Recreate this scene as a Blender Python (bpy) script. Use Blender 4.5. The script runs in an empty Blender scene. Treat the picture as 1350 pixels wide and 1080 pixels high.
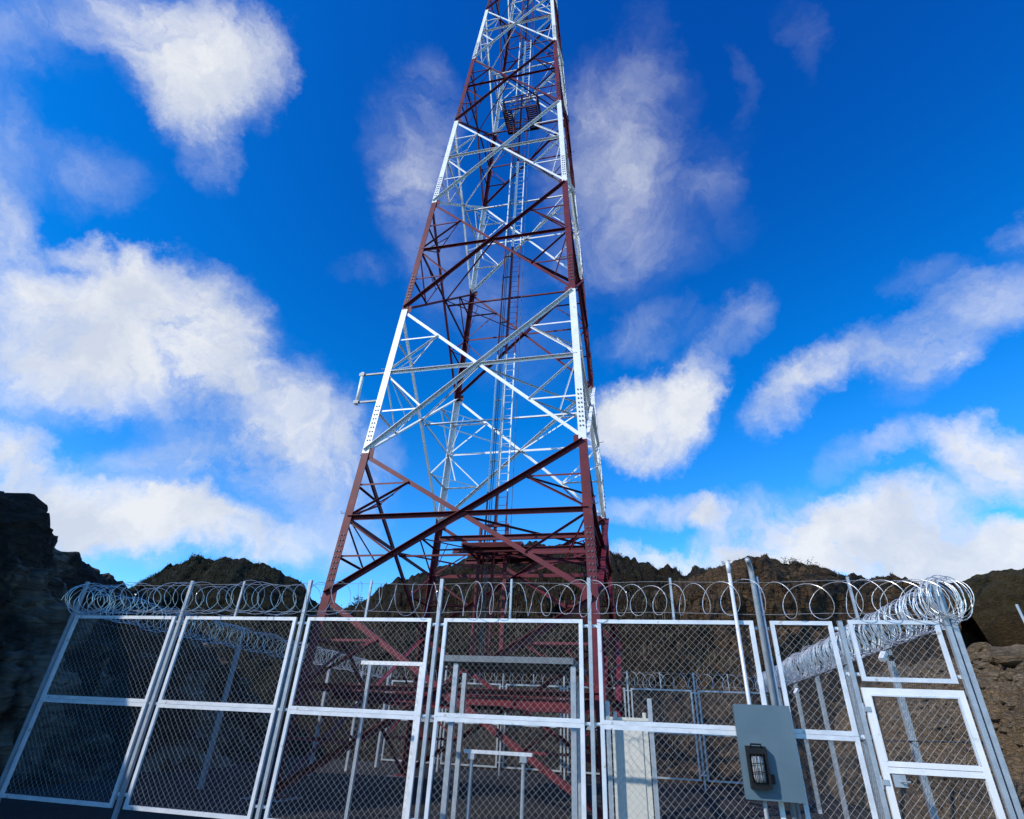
import bpy, math, random
from mathutils import Vector, Matrix, noise
random.seed(7)
PI = math.pi; R = math.radians
SC = bpy.context.scene; COL = SC.collection

# ------------------------------------------------------------------ camera
F_PX, PPX, PPY = 716.8, 677.93, 538.07
CAM_ROWS = ((0.99876901, -0.02506324, 0.04280535), (-0.04960306, -0.50465399, 0.86189552), (0.0, 0.86295781, 0.50527598))
EYE = Vector((0, 0, 1.6))
rt, up, fw = (Vector(r) for r in CAM_ROWS)
cam_d = bpy.data.cameras.new('camera'); cam = bpy.data.objects.new('camera', cam_d); COL.objects.link(cam)
cam.matrix_world = Matrix(((rt.x, up.x, -fw.x, EYE.x), (rt.y, up.y, -fw.y, EYE.y), (rt.z, up.z, -fw.z, EYE.z), (0, 0, 0, 1)))
cam_d.sensor_fit = 'HORIZONTAL'; cam_d.sensor_width = 36; cam_d.lens = F_PX / 1350 * 36
cam_d.shift_x = -(PPX - 675) / 1350; cam_d.shift_y = -(540 - PPY) / 1350
cam_d.clip_start = 0.05; cam_d.clip_end = 3000
SC.camera = cam

def ray(x, y):                                   # direction of a point seen in the photograph
    return rt * ((x - PPX) / F_PX) + up * (-(y - PPY) / F_PX) + fw
def far(x, y, d):                                # world point in that direction at horizontal distance d
    r = ray(x, y); return EYE + r * (d / math.hypot(r.x, r.y))

def seen(p):                                      # where a world point falls in the photograph
    q = Vector(p) - EYE; z = q.dot(fw)
    return (PPX + F_PX * q.dot(rt) / z, PPY - F_PX * q.dot(up) / z) if z > .1 else (-9e9, -9e9)

# compound frame: u along the front fence, w into the compound
FA = -0.239910; O = Vector((-5.94225, 10.7534, 0))
UV = Vector((math.cos(FA), math.sin(FA), 0)); WV = Vector((-math.sin(FA), math.cos(FA), 0))
def P(u, w, z=0.0): return O + UV * u + WV * w + Vector((0, 0, z))
def onw(x, y, w):                                # (u, z) where a seen point meets the plane at depth w
    r = ray(x, y); t = (w + O.dot(WV)) / (r.x * WV.x + r.y * WV.y); p = EYE + r * t
    return (p - O).dot(UV), p.z

# ------------------------------------------------------------------ mesh builder
class MB:
    def __init__(s): s.v = []; s.f = []; s.m = []
    def add(s, vs, fs, m=0):
        b = len(s.v); s.v += [tuple(v) for v in vs]; s.f += [tuple(b + i for i in f) for f in fs]; s.m += [m] * len(fs)
    def box(s, x0, x1, y0, y1, z0, z1, m=0):
        s.add([(x0, y0, z0), (x1, y0, z0), (x1, y1, z0), (x0, y1, z0), (x0, y0, z1), (x1, y0, z1), (x1, y1, z1), (x0, y1, z1)],
              [(0, 3, 2, 1), (4, 5, 6, 7), (0, 1, 5, 4), (1, 2, 6, 5), (2, 3, 7, 6), (3, 0, 4, 7)], m)
    def obox(s, c, ax, ay, az, m=0):             # oriented box, half axis vectors
        c = Vector(c); vs = [c + ax * i + ay * j + az * k for k in (-1, 1) for i, j in ((-1, -1), (1, -1), (1, 1), (-1, 1))]
        s.add(vs, [(0, 3, 2, 1), (4, 5, 6, 7), (0, 1, 5, 4), (1, 2, 6, 5), (2, 3, 7, 6), (3, 0, 4, 7)], m)
    def bar(s, a, b, w, h, upv=(0, 0, 1), m=0):
        a = Vector(a); b = Vector(b); d = (b - a); L = d.length; d.normalize()
        x = d.cross(Vector(upv)); x = x.normalized() if x.length > 1e-6 else Vector((1, 0, 0)); y = x.cross(d)
        s.obox((a + b) / 2, x * (w / 2), d * (L / 2), y * (h / 2), m)
    def tube(s, pts, r, n=6, closed=False, m=0, r2=None):
        pts = [Vector(p) for p in pts]; N = len(pts); vs = []; fs = []; ref = None
        for i, p in enumerate(pts):
            d = (pts[(i + 1) % N] - pts[i - 1]) if closed else (pts[min(i + 1, N - 1)] - pts[max(i - 1, 0)])
            d.normalize()
            if ref is None: ref = Vector((0, 0, 1)) if abs(d.z) < .9 else Vector((1, 0, 0))
            x = d.cross(ref); x = x.normalized() if x.length > 1e-5 else d.orthogonal().normalized(); y = x.cross(d); ref = -y if False else ref
            rr = r if r2 is None else r + (r2 - r) * i / max(1, N - 1)
            for k in range(n):
                t = 2 * PI * k / n; vs.append(p + x * (rr * math.cos(t)) + y * (rr * math.sin(t)))
        for i in range(N if closed else N - 1):
            j = (i + 1) % N
            for k in range(n): k2 = (k + 1) % n; fs.append((i * n + k, j * n + k, j * n + k2, i * n + k2))
        if not closed: fs += [tuple(range(n)), tuple((N - 1) * n + k for k in reversed(range(n)))]
        s.add(vs, fs, m)
    def angle(s, a, b, nrm, w, t, flip=False, outward=False, m=0):
        """rolled L section from a to b; one flange in the face (normal nrm), the other square to it on one edge"""
        a = Vector(a); b = Vector(b); d = (b - a).normalized(); n = Vector(nrm); n = (n - d * n.dot(d)).normalized()
        y = n.cross(d).normalized()
        if y.z < -1e-6: y = -y
        if flip: y = -y
        q = n if outward else -n
        c = (a + b) / 2; hl = (b - a) / 2
        s.obox(c, y * (w / 2), hl, n * (t / 2), m)
        s.obox(c + y * (w / 2 - t / 2) + q * (w / 2 + t / 2), y * (t / 2), hl, q * (w / 2), m)
    def build(s, name, mats, parent=None, smooth=False):
        me = bpy.data.meshes.new(name); me.from_pydata(s.v, [], s.f)
        for mt in (mats if isinstance(mats, (list, tuple)) else [mats]): me.materials.append(mt)
        me.polygons.foreach_set('material_index', s.m)
        if smooth: me.polygons.foreach_set('use_smooth', [True] * len(s.f))
        me.update(); return link(name, me, parent)

def link(name, me, parent=None, loc=None):
    o = bpy.data.objects.new(name, me); COL.objects.link(o)
    if parent: o.parent = parent
    if loc is not None: o.location = loc
    return o
def tag(o, label, cat, group=None, kind=None):
    o['label'] = label; o['category'] = cat
    if group: o['group'] = group
    if kind: o['kind'] = kind
    return o
def thing(name, label, cat, loc=(0, 0, 0), rz=0.0, group=None):
    o = bpy.data.objects.new(name, None); COL.objects.link(o); o.location = loc; o.rotation_euler = (0, 0, rz); o.empty_display_size = .3
    return tag(o, label, cat, group)

# ------------------------------------------------------------------ materials
def nt(name):
    m = bpy.data.materials.new(name); m.use_nodes = True; t = m.node_tree; return m, t, t.nodes['Principled BSDF']
def N(t, typ, **kw):
    n = t.nodes.new(typ)
    for k, v in kw.items():
        if k in n.inputs.keys(): n.inputs[k].default_value = v
        else: setattr(n, k, v)
    return n
def mottled(name, c1, c2, scale=6, rough=.5, metal=0, bump=0.0, bscale=60, detail=6, stretch=None, lo=.35, hi=.65, spec=.5, c3=None, s3=2.0, l3=(.55, .65)):
    m, t, b = nt(name); L = t.links
    tc = N(t, 'ShaderNodeTexCoord'); mp = N(t, 'ShaderNodeMapping')
    if stretch: mp.inputs['Scale'].default_value = stretch
    L.new(tc.outputs['Object'], mp.inputs['Vector'])
    nz = N(t, 'ShaderNodeTexNoise', Scale=scale, Detail=detail, Roughness=.6); L.new(mp.outputs['Vector'], nz.inputs['Vector'])
    mr = N(t, 'ShaderNodeMapRange'); mr.inputs['From Min'].default_value = lo; mr.inputs['From Max'].default_value = hi
    L.new(nz.outputs['Fac'], mr.inputs['Value'])
    mx = N(t, 'ShaderNodeMix', data_type='RGBA'); L.new(mr.outputs['Result'], mx.inputs['Factor'])
    mx.inputs['A'].default_value = (*c1, 1); mx.inputs['B'].default_value = (*c2, 1)
    for s_ in mx.inputs:
        if s_.type == 'RGBA': s_.default_value = (*c1, 1) if s_.name == 'A' else (*c2, 1)
    out = [o for o in mx.outputs if o.type == 'RGBA'][0]
    if c3:
        n3 = N(t, 'ShaderNodeTexNoise', Scale=s3, Detail=5, Roughness=.55); L.new(mp.outputs['Vector'], n3.inputs['Vector'])
        r3 = N(t, 'ShaderNodeMapRange'); r3.inputs['From Min'].default_value = l3[0]; r3.inputs['From Max'].default_value = l3[1]
        L.new(n3.outputs['Fac'], r3.inputs['Value'])
        m3 = N(t, 'ShaderNodeMix', data_type='RGBA'); L.new(r3.outputs['Result'], m3.inputs['Factor'])
        for s_ in m3.inputs:
            if s_.type == 'RGBA' and s_.name == 'B': s_.default_value = (*c3, 1)
        L.new(out, [i for i in m3.inputs if i.type == 'RGBA' and i.name == 'A'][0])
        out = [o for o in m3.outputs if o.type == 'RGBA'][0]
    L.new(out, b.inputs['Base Color'])
    b.inputs['Roughness'].default_value = rough; b.inputs['Metallic'].default_value = metal; b.inputs['Specular IOR Level'].default_value = spec
    if bump:
        n2 = N(t, 'ShaderNodeTexNoise', Scale=bscale, Detail=8, Roughness=.65); L.new(mp.outputs['Vector'], n2.inputs['Vector'])
        bp = N(t, 'ShaderNodeBump', Strength=bump, Distance=.1); L.new(n2.outputs['Fac'], bp.inputs['Height']); L.new(bp.outputs['Normal'], b.inputs['Normal'])
    return m
M = {}
M['white'] = mottled('white_paint', (.78, .78, .77), (.66, .67, .67), 3, .42, bump=.03, bscale=40, c3=(.42, .40, .37), s3=5, l3=(.66, .78))
M['red'] = mottled('red_paint', (.130, .012, .020), (.085, .008, .014), 2.5, .55, spec=.28, bump=.03, bscale=40, c3=(.17, .035, .042), s3=4, l3=(.6, .76))
M['red_dark'] = mottled('dark_red_paint', (.075, .008, .014), (.05, .006, .010), 2.5, .5, bump=.03)
M['galv'] = mottled('galvanised_frame', (.72, .74, .75), (.52, .55, .58), 3.5, .40, .15, bump=.06, bscale=30, lo=.3, hi=.7, c3=(.36, .31, .26), s3=9, l3=(.63, .74))
M['post'] = mottled('galvanised_post', (.40, .44, .47), (.30, .34, .37), 8, .42, .3, bump=.04, bscale=30)
M['wire_shaded'] = mottled('shaded_mesh_wire', (.085, .088, .09), (.05, .052, .054), 9, .55, .2)  # side fence wire, darkened so the cliff's shade sits in its colour
M['wire'] = mottled('mesh_wire', (.50, .49, .45), (.32, .31, .29), 9, .45, .3)
M['razor'] = mottled('razor_tape', (.86, .84, .79), (.66, .65, .62), 12, .32, .62)
M['steel_dark'] = mottled('dark_steel', (.10, .11, .12), (.06, .065, .07), 9, .5, .4)
M['steel_grey'] = mottled('grey_steel', (.15, .17, .185), (.11, .125, .135), 6, .5, .3, bump=.04)
M['roof'] = mottled('canopy_roof', (.06, .07, .08), (.04, .045, .05), 4, .6)
M['bluebox'] = mottled('blue_grey_enclosure', (.088, .140, .172), (.074, .122, .152), 2.2, .5, bump=.015, bscale=90, c3=(.105, .155, .186), s3=1.5, l3=(.5, .75))
M['cream'] = mottled('cream_board', (.60, .585, .50), (.55, .535, .455), 1.6, .5, stretch=(1, 1, .35), bump=.02, c3=(.49, .475, .40), s3=2.5, l3=(.58, .8))
M['black'] = mottled('black_plastic', (.006, .006, .007), (.010, .010, .011), 20, .5, spec=.25)
M['concrete'] = mottled('concrete', (.22, .21, .20), (.15, .145, .135), 3, .9, bump=.25, bscale=25)
M['gravel'] = mottled('dark_gravel', (0.022, 0.019, 0.017), (0.011, 0.009, 0.009), 22, .95, bump=.7, bscale=45, c3=(0.050, 0.041, 0.031), s3=40, l3=(.58, .68))
m, t, b = nt('lamp_glass'); b.inputs['Base Color'].default_value = (.30, .31, .32, 1); b.inputs['Roughness'].default_value = .08; b.inputs['Coat Weight'].default_value = .6
nz = N(t, 'ShaderNodeTexNoise', Scale=30.0); bp = N(t, 'ShaderNodeBump', Strength=.2); t.links.new(nz.outputs['Fac'], bp.inputs['Height']); t.links.new(bp.outputs['Normal'], b.inputs['Normal'])
M['glass'] = m

def rockmat(name, dark, mid, light, grass=None, gz=(.55, .8), strata=0.0, patch=None, cracks=3.0):
    m, t, b = nt(name); L = t.links
    tc = N(t, 'ShaderNodeTexCoord'); geo = N(t, 'ShaderNodeNewGeometry')
    n1 = N(t, 'ShaderNodeTexNoise', Scale=.55, Detail=9, Roughness=.66); L.new(tc.outputs['Object'], n1.inputs['Vector'])
    mp = N(t, 'ShaderNodeMapping'); mp.inputs['Scale'].default_value = (1, 1, 3.2); mp.inputs['Rotation'].default_value = (.2, .12, 0); L.new(tc.outputs['Object'], mp.inputs['Vector'])
    n2 = N(t, 'ShaderNodeTexNoise', Scale=1.6, Detail=10, Roughness=.72, Distortion=.6); L.new(mp.outputs['Vector'], n2.inputs['Vector'])
    v = N(t, 'ShaderNodeTexVoronoi', Scale=cracks, feature='DISTANCE_TO_EDGE'); 
    wr = N(t, 'ShaderNodeMix', data_type='VECTOR'); 
    ad = N(t, 'ShaderNodeVectorMath', operation='MULTIPLY_ADD'); ad.inputs[1].default_value = (.55, .55, .55); L.new(n2.outputs['Color'], ad.inputs[0]); L.new(mp.outputs['Vector'], ad.inputs[2])
    L.new(ad.outputs[0], v.inputs['Vector'])
    cr = N(t, 'ShaderNodeValToRGB'); e = cr.color_ramp.elements
    e[0].position = .30; e[0].color = (*dark, 1); e[1].position = .72; e[1].color = (*light, 1)
    x = e.new(.5); x.color = (*mid, 1)
    mixf = N(t, 'ShaderNodeMath', operation='MULTIPLY_ADD'); mixf.inputs[1].default_value = .55; L.new(n1.outputs['Fac'], mixf.inputs[0])
    mul = N(t, 'ShaderNodeMath', operation='MULTIPLY'); mul.inputs[1].default_value = .45; L.new(n2.outputs['Fac'], mul.inputs[0]); L.new(mul.outputs[0], mixf.inputs[2])
    L.new(mixf.outputs[0], cr.inputs['Fac']); out = cr.outputs['Color']
    def mixin(fac, colr, a):
        mx = N(t, 'ShaderNodeMix', data_type='RGBA'); L.new(fac, mx.inputs[0])
        ia = [i for i in mx.inputs if i.type == 'RGBA']; L.new(a, ia[0]); ia[1].default_value = (*colr, 1)
        return [o for o in mx.outputs if o.type == 'RGBA'][0]
    if patch:
        n4 = N(t, 'ShaderNodeTexNoise', Scale=.28, Detail=4, Roughness=.5, Distortion=.8); L.new(tc.outputs['Object'], n4.inputs['Vector'])
        r4 = N(t, 'ShaderNodeMapRange'); r4.inputs['From Min'].default_value = .52; r4.inputs['From Max'].default_value = .60; L.new(n4.outputs['Fac'], r4.inputs['Value'])
        out = mixin(r4.outputs['Result'], patch, out)
    if grass:
        sx = N(t, 'ShaderNodeSeparateXYZ'); L.new(geo.outputs['Normal'], sx.inputs[0])
        n5 = N(t, 'ShaderNodeTexNoise', Scale=1.3, Detail=7, Roughness=.7); L.new(tc.outputs['Object'], n5.inputs['Vector'])
        a5 = N(t, 'ShaderNodeMath', operation='MULTIPLY_ADD'); a5.inputs[1].default_value = .8; L.new(n5.outputs['Fac'], a5.inputs[0])
        s5 = N(t, 'ShaderNodeMath', operation='SUBTRACT'); s5.inputs[1].default_value = .4; L.new(sx.outputs['Z'], s5.inputs[0]); L.new(s5.outputs[0], a5.inputs[2])
        r5 = N(t, 'ShaderNodeMapRange'); r5.inputs['From Min'].default_value = gz[0]; r5.inputs['From Max'].default_value = gz[1]; L.new(a5.outputs[0], r5.inputs['Value'])
        out = mixin(r5.outputs['Result'], grass, out)
    L.new(out, b.inputs['Base Color']); b.inputs['Roughness'].default_value = .95; b.inputs['Specular IOR Level'].default_value = .2
    r6 = N(t, 'ShaderNodeMapRange'); r6.inputs['From Max'].default_value = .18; L.new(v.outputs['Distance'], r6.inputs['Value'])
    h = N(t, 'ShaderNodeMath', operation='MULTIPLY_ADD'); h.inputs[1].default_value = 1.4; L.new(n2.outputs['Fac'], h.inputs[0])
    h2 = N(t, 'ShaderNodeMath', operation='MULTIPLY'); h2.inputs[1].default_value = .45; L.new(r6.outputs['Result'], h2.inputs[0]); L.new(h2.outputs[0], h.inputs[2])
    bp = N(t, 'ShaderNodeBump', Strength=1.0, Distance=.35); L.new(h.outputs[0], bp.inputs['Height']); L.new(bp.outputs['Normal'], b.inputs['Normal'])
    return m
M['cliff_l'] = rockmat('dark_basalt', (0.024, 0.019, 0.014), (0.068, 0.054, 0.041), (0.162, 0.130, 0.095), patch=(0.323, 0.270, 0.204), cracks=1.6)
M['hill_l'] = rockmat('dark_mossy_hill', (0.013, 0.011, 0.007), (0.022, 0.019, 0.010), (0.039, 0.032, 0.018), grass=(0.019, 0.018, 0.005), gz=(.3, .6))
M['hill_m'] = rockmat('brown_scrub_hill', (0.015, 0.008, 0.004), (0.032, 0.018, 0.008), (0.070, 0.041, 0.018), grass=(0.019, 0.014, 0.005), gz=(.55, .85))
M['cliff_r'] = rockmat('brown_rock', (0.041, 0.024, 0.013), (0.098, 0.058, 0.030), (0.201, 0.122, 0.061), grass=(0.039, 0.032, 0.013), gz=(.68, .9), cracks=1.3)
M['hill_r'] = rockmat('brown_moor_hill', (0.031, 0.020, 0.008), (0.055, 0.036, 0.015), (0.088, 0.059, 0.025), grass=(0.066, 0.046, 0.012), gz=(.35, .7))
M['rubble'] = rockmat('brown_rubble', (0.172, 0.122, 0.070), (0.299, 0.209, 0.124), (0.460, 0.337, 0.200), cracks=4)
M['stone'] = rockmat('pale_stone', (0.172, 0.128, 0.080), (0.276, 0.204, 0.132), (0.437, 0.337, 0.224), cracks=2)
M['leaf_a'] = mottled('leaf_dark', (0.013, 0.014, 0.005), (0.023, 0.024, 0.007), 3, .8)
M['leaf_b'] = mottled('leaf_olive', (0.034, 0.030, 0.010), (0.023, 0.022, 0.007), 3, .8)
M['twig'] = mottled('dry_twig', (0.088, 0.055, 0.029), (0.044, 0.026, 0.014), 3, .9)
M['straw'] = mottled('dry_straw', (0.136, 0.104, 0.068), (0.072, 0.054, 0.035), 3, .9)

# ------------------------------------------------------------------ sky, sun
SUN_AZ, SUN_EL = R(-124), R(33)                  # azimuth from +y towards +x
sd = Vector((math.sin(SUN_AZ) * math.cos(SUN_EL), math.cos(SUN_AZ) * math.cos(SUN_EL), math.sin(SUN_EL)))
sl = bpy.data.lights.new('sun', 'SUN'); sl.energy = 4.2; sl.angle = R(.53); sl.color = (1, .95, .88)
so = bpy.data.objects.new('sun', sl); COL.objects.link(so); so.rotation_euler = sd.to_track_quat('Z', 'Y').to_euler(); so.location = sd * 100

w = bpy.data.worlds.new('World'); SC.world = w; w.use_nodes = True; T = w.node_tree; L = T.links
T.nodes.clear()
outw = N(T, 'ShaderNodeOutputWorld'); bg = N(T, 'ShaderNodeBackground'); bg.inputs['Strength'].default_value = .1; L.new(bg.outputs[0], outw.inputs['Surface'])
sky = N(T, 'ShaderNodeTexSky', sky_type='NISHITA', sun_disc=False, sun_elevation=SUN_EL, sun_rotation=SUN_AZ, altitude=800.0, air_density=1.0, dust_density=.25, ozone_density=3.0)
hs = N(T, 'ShaderNodeHueSaturation', Saturation=1.32, Value=1.0); L.new(sky.outputs[0], hs.inputs['Color'])
g0_ = N(T, 'ShaderNodeGamma', Gamma=1.15); L.new(hs.outputs[0], g0_.inputs['Color'])
ga_ = N(T, 'ShaderNodeVectorMath', operation='MULTIPLY_ADD'); ga_.inputs[1].default_value = (2.0, 2.25, 2.2); ga_.inputs[2].default_value = (-.3, -.45, 0); L.new(g0_.outputs[0], ga_.inputs[0])
gm = N(T, 'ShaderNodeVectorMath', operation='MAXIMUM'); gm.inputs[1].default_value = (.01, .1, .2); L.new(ga_.outputs[0], gm.inputs[0])
tc = N(T, 'ShaderNodeTexCoord')
nrm = N(T, 'ShaderNodeVectorMath', operation='NORMALIZE'); L.new(tc.outputs['Generated'], nrm.inputs[0])
wn = N(T, 'ShaderNodeTexNoise', Scale=3.6, Detail=10, Roughness=.66); L.new(nrm.outputs[0], wn.inputs['Vector'])
wa = N(T, 'ShaderNodeVectorMath', operation='SUBTRACT'); wa.inputs[1].default_value = (.5, .5, .5); L.new(wn.outputs['Color'], wa.inputs[0])
wm = N(T, 'ShaderNodeVectorMath', operation='MULTIPLY_ADD'); wm.inputs[1].default_value = (.21, .21, .21); L.new(wa.outputs[0], wm.inputs[0]); L.new(nrm.outputs[0], wm.inputs[2])
blobs = [  # where each cloud stands in the sky: centre, half sizes, tilt, thickness
 (190,20,120,60,25,0.81),(290,95,88,72,35,0.94),(275,165,42,75,-15,0.77),(345,95,45,55,0,0.42),(15,150,60,150,0,0.42),(90,60,100,40,30,0.36),
 (70,230,120,50,15,0.24),(150,245,70,45,0,0.21),(10,330,50,75,-20,0.82),(110,328,32,18,0,0.69),(190,430,145,85,0,0.89),(55,465,120,80,0,0.77),
 (290,480,125,80,30,0.66),(405,575,100,70,25,0.69),(320,605,130,45,5,0.52),(185,365,60,40,0,0.77),(310,385,40,40,0,0.43),(80,640,120,50,25,0.95),
 (190,678,110,46,4,1.35),(300,700,90,36,20,0.9),(395,705,90,50,10,0.6),(455,640,60,90,0,0.5),(200,740,120,20,0,0.3),(20,600,60,40,0,0.6),
 (250,600,120,25,0,0.3),(548,165,58,90,10,0.61),(560,275,50,70,0,0.41),(600,380,60,60,0,0.26),(480,355,40,18,0,0.26),(690,420,70,120,0,0.21),
 (820,160,70,105,10,0.29),(790,250,80,105,0,0.43),(900,270,90,75,25,0.3),(820,350,80,60,0,0.26),(850,45,35,60,10,0.22),(960,210,45,60,0,0.16),
 (780,110,60,60,0,0.22),(1045,45,24,65,-10,0.24),(968,95,18,50,-10,0.2),(850,440,70,28,-25,0.41),(965,435,60,30,-35,0.44),(1000,400,30,30,0,0.3),
 (865,550,68,50,-25,1.4),(900,510,50,36,-30,0.68),(815,560,45,45,0,1.0),(1050,515,75,32,-35,0.82),(1130,462,80,32,-22,0.7),(1270,425,105,42,-28,0.82),
 (1215,490,60,28,-25,0.49),(1335,310,45,25,-15,0.49),(1230,365,60,20,-10,0.33),(1300,580,75,36,8,1.2),(1345,625,50,34,0,0.99),(1125,605,60,24,-25,0.51),
 (1185,575,45,22,-35,0.41),(870,672,90,22,4,0.77),(985,675,90,30,0,0.77),(1170,675,120,36,-12,1.17),(1050,715,120,36,-8,1.3),(1220,720,150,34,0,1.25),
 (1320,735,100,30,0,1.1),(1350,705,40,25,0,0.7),(865,742,55,18,8,1.2),(1090,748,190,26,0,1.4)]
prev = None
for (cx, cy, rx, ry, ang, amp) in blobs:
    c = ray(cx, cy).normalized(); ca, sa = math.cos(R(ang)), math.sin(R(ang)); rows = []
    for (dx, dy) in ((rx * ca, rx * sa), (-ry * sa, ry * ca)):
        e = (ray(cx + dx, cy + dy).normalized() - ray(cx - dx, cy - dy).normalized()) / 2
        rows.append(e)
    e1 = rows[0] - c * rows[0].dot(c); e2 = rows[1] - c * rows[1].dot(c)
    # dual basis so that (dir.g1, dir.g2) are the blob's own coordinates
    a11, a12, a22 = e1.dot(e1), e1.dot(e2), e2.dot(e2); det = a11 * a22 - a12 * a12
    g1 = (e1 * a22 - e2 * a12) / det / 1.45; g2 = (e2 * a11 - e1 * a12) / det / 1.45
    d1 = N(T, 'ShaderNodeVectorMath', operation='DOT_PRODUCT'); d1.inputs[1].default_value = g1; L.new(wm.outputs[0], d1.inputs[0])
    d2 = N(T, 'ShaderNodeVectorMath', operation='DOT_PRODUCT'); d2.inputs[1].default_value = g2; L.new(wm.outputs[0], d2.inputs[0])
    q1 = N(T, 'ShaderNodeMath', operation='MULTIPLY'); L.new(d1.outputs['Value'], q1.inputs[0]); L.new(d1.outputs['Value'], q1.inputs[1])
    q2 = N(T, 'ShaderNodeMath', operation='MULTIPLY_ADD'); L.new(d2.outputs['Value'], q2.inputs[0]); L.new(d2.outputs['Value'], q2.inputs[1]); L.new(q1.outputs[0], q2.inputs[2])
    q3 = N(T, 'ShaderNodeMath', operation='MULTIPLY_ADD', use_clamp=False); L.new(q2.outputs[0], q3.inputs[0]); q3.inputs[1].default_value = -amp; q3.inputs[2].default_value = amp
    q4 = N(T, 'ShaderNodeMath', operation='MAXIMUM'); L.new(q3.outputs[0], q4.inputs[0]); q4.inputs[1].default_value = 0
    if prev is None: prev = q4.outputs[0]
    else:
        k1 = N(T, 'ShaderNodeMath', operation='MULTIPLY_ADD'); L.new(q4.outputs[0], k1.inputs[0]); k1.inputs[1].default_value = -.62; k1.inputs[2].default_value = 1.0
        k2 = N(T, 'ShaderNodeMath', operation='MULTIPLY_ADD'); L.new(prev, k2.inputs[0]); L.new(k1.outputs[0], k2.inputs[1]); L.new(q4.outputs[0], k2.inputs[2]); prev = k2.outputs[0]
fn = N(T, 'ShaderNodeTexNoise', Scale=5.5, Detail=12, Roughness=.64, Distortion=.9); L.new(wm.outputs[0], fn.inputs['Vector'])
fs = N(T, 'ShaderNodeMath', operation='MULTIPLY_ADD'); fs.inputs[1].default_value = 2.7; fs.inputs[2].default_value = -.42; L.new(fn.outputs['Fac'], fs.inputs[0])   # ~0.3..1.6
al = N(T, 'ShaderNodeMath', operation='MULTIPLY'); L.new(prev, al.inputs[0]); L.new(fs.outputs[0], al.inputs[1])
ar = N(T, 'ShaderNodeMapRange', interpolation_type='SMOOTHSTEP'); ar.inputs['From Min'].default_value = .06; ar.inputs['From Max'].default_value = 1.34; ar.inputs['To Max'].default_value = .95; L.new(al.outputs[0], ar.inputs['Value'])
sn = N(T, 'ShaderNodeTexNoise', Scale=9.0, Detail=6, Roughness=.6); L.new(wm.outputs[0], sn.inputs['Vector'])
sr = N(T, 'ShaderNodeMapRange'); sr.inputs['From Min'].default_value = .38; sr.inputs['From Max'].default_value = .62; L.new(sn.outputs['Fac'], sr.inputs['Value'])
cm = N(T, 'ShaderNodeMix', data_type='RGBA'); L.new(sr.outputs['Result'], cm.inputs[0]); ci = [i for i in cm.inputs if i.type == 'RGBA']
ci[0].default_value = (6.5, 7.1, 8.2, 1); ci[1].default_value = (8.7, 8.9, 9.2, 1)
fm = N(T, 'ShaderNodeMix', data_type='RGBA'); L.new(ar.outputs['Result'], fm.inputs[0]); fi = [i for i in fm.inputs if i.type == 'RGBA']
L.new(gm.outputs[0], fi[0]); L.new([o for o in cm.outputs if o.type == 'RGBA'][0], fi[1])
L.new([o for o in fm.outputs if o.type == 'RGBA'][0], bg.inputs['Color'])
SC.view_settings.view_transform = 'Standard'; SC.view_settings.look = 'None'; SC.view_settings.exposure = 0.0; SC.view_settings.gamma = 1.0

# ------------------------------------------------------------------ terrain
def fbm(p, s, o=5, h=.9): return noise.fractal(p * s, h, 2.1, o)
g = MB(); n = 90
xs = [math.copysign(abs(t) ** 2.6, t) * 700 for t in [(-1 + 2 * i / n) for i in range(n + 1)]]
vs = []
for y in xs:
    for x in xs:
        d = math.hypot(x - 1, y - 15); z = 0.0 if d < 3 else noise.noise(Vector((x * .35, y * .35, 0))) * .035
        if d > 40: z += min(1, (d - 40) / 80) * noise.noise(Vector((x * .012, y * .012, 3))) * 2.5
        vs.append((x, y + 12, z - .03))
fsx = [(j * (n + 1) + i, j * (n + 1) + i + 1, (j + 1) * (n + 1) + i + 1, (j + 1) * (n + 1) + i) for j in range(n) for i in range(n)]
g.add(vs, fsx); ground = g.build('ground', M['gravel'], smooth=True); ground['kind'] = 'structure'; ground['label'] = 'dark gravel ground inside and around the fenced compound'; 

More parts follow.
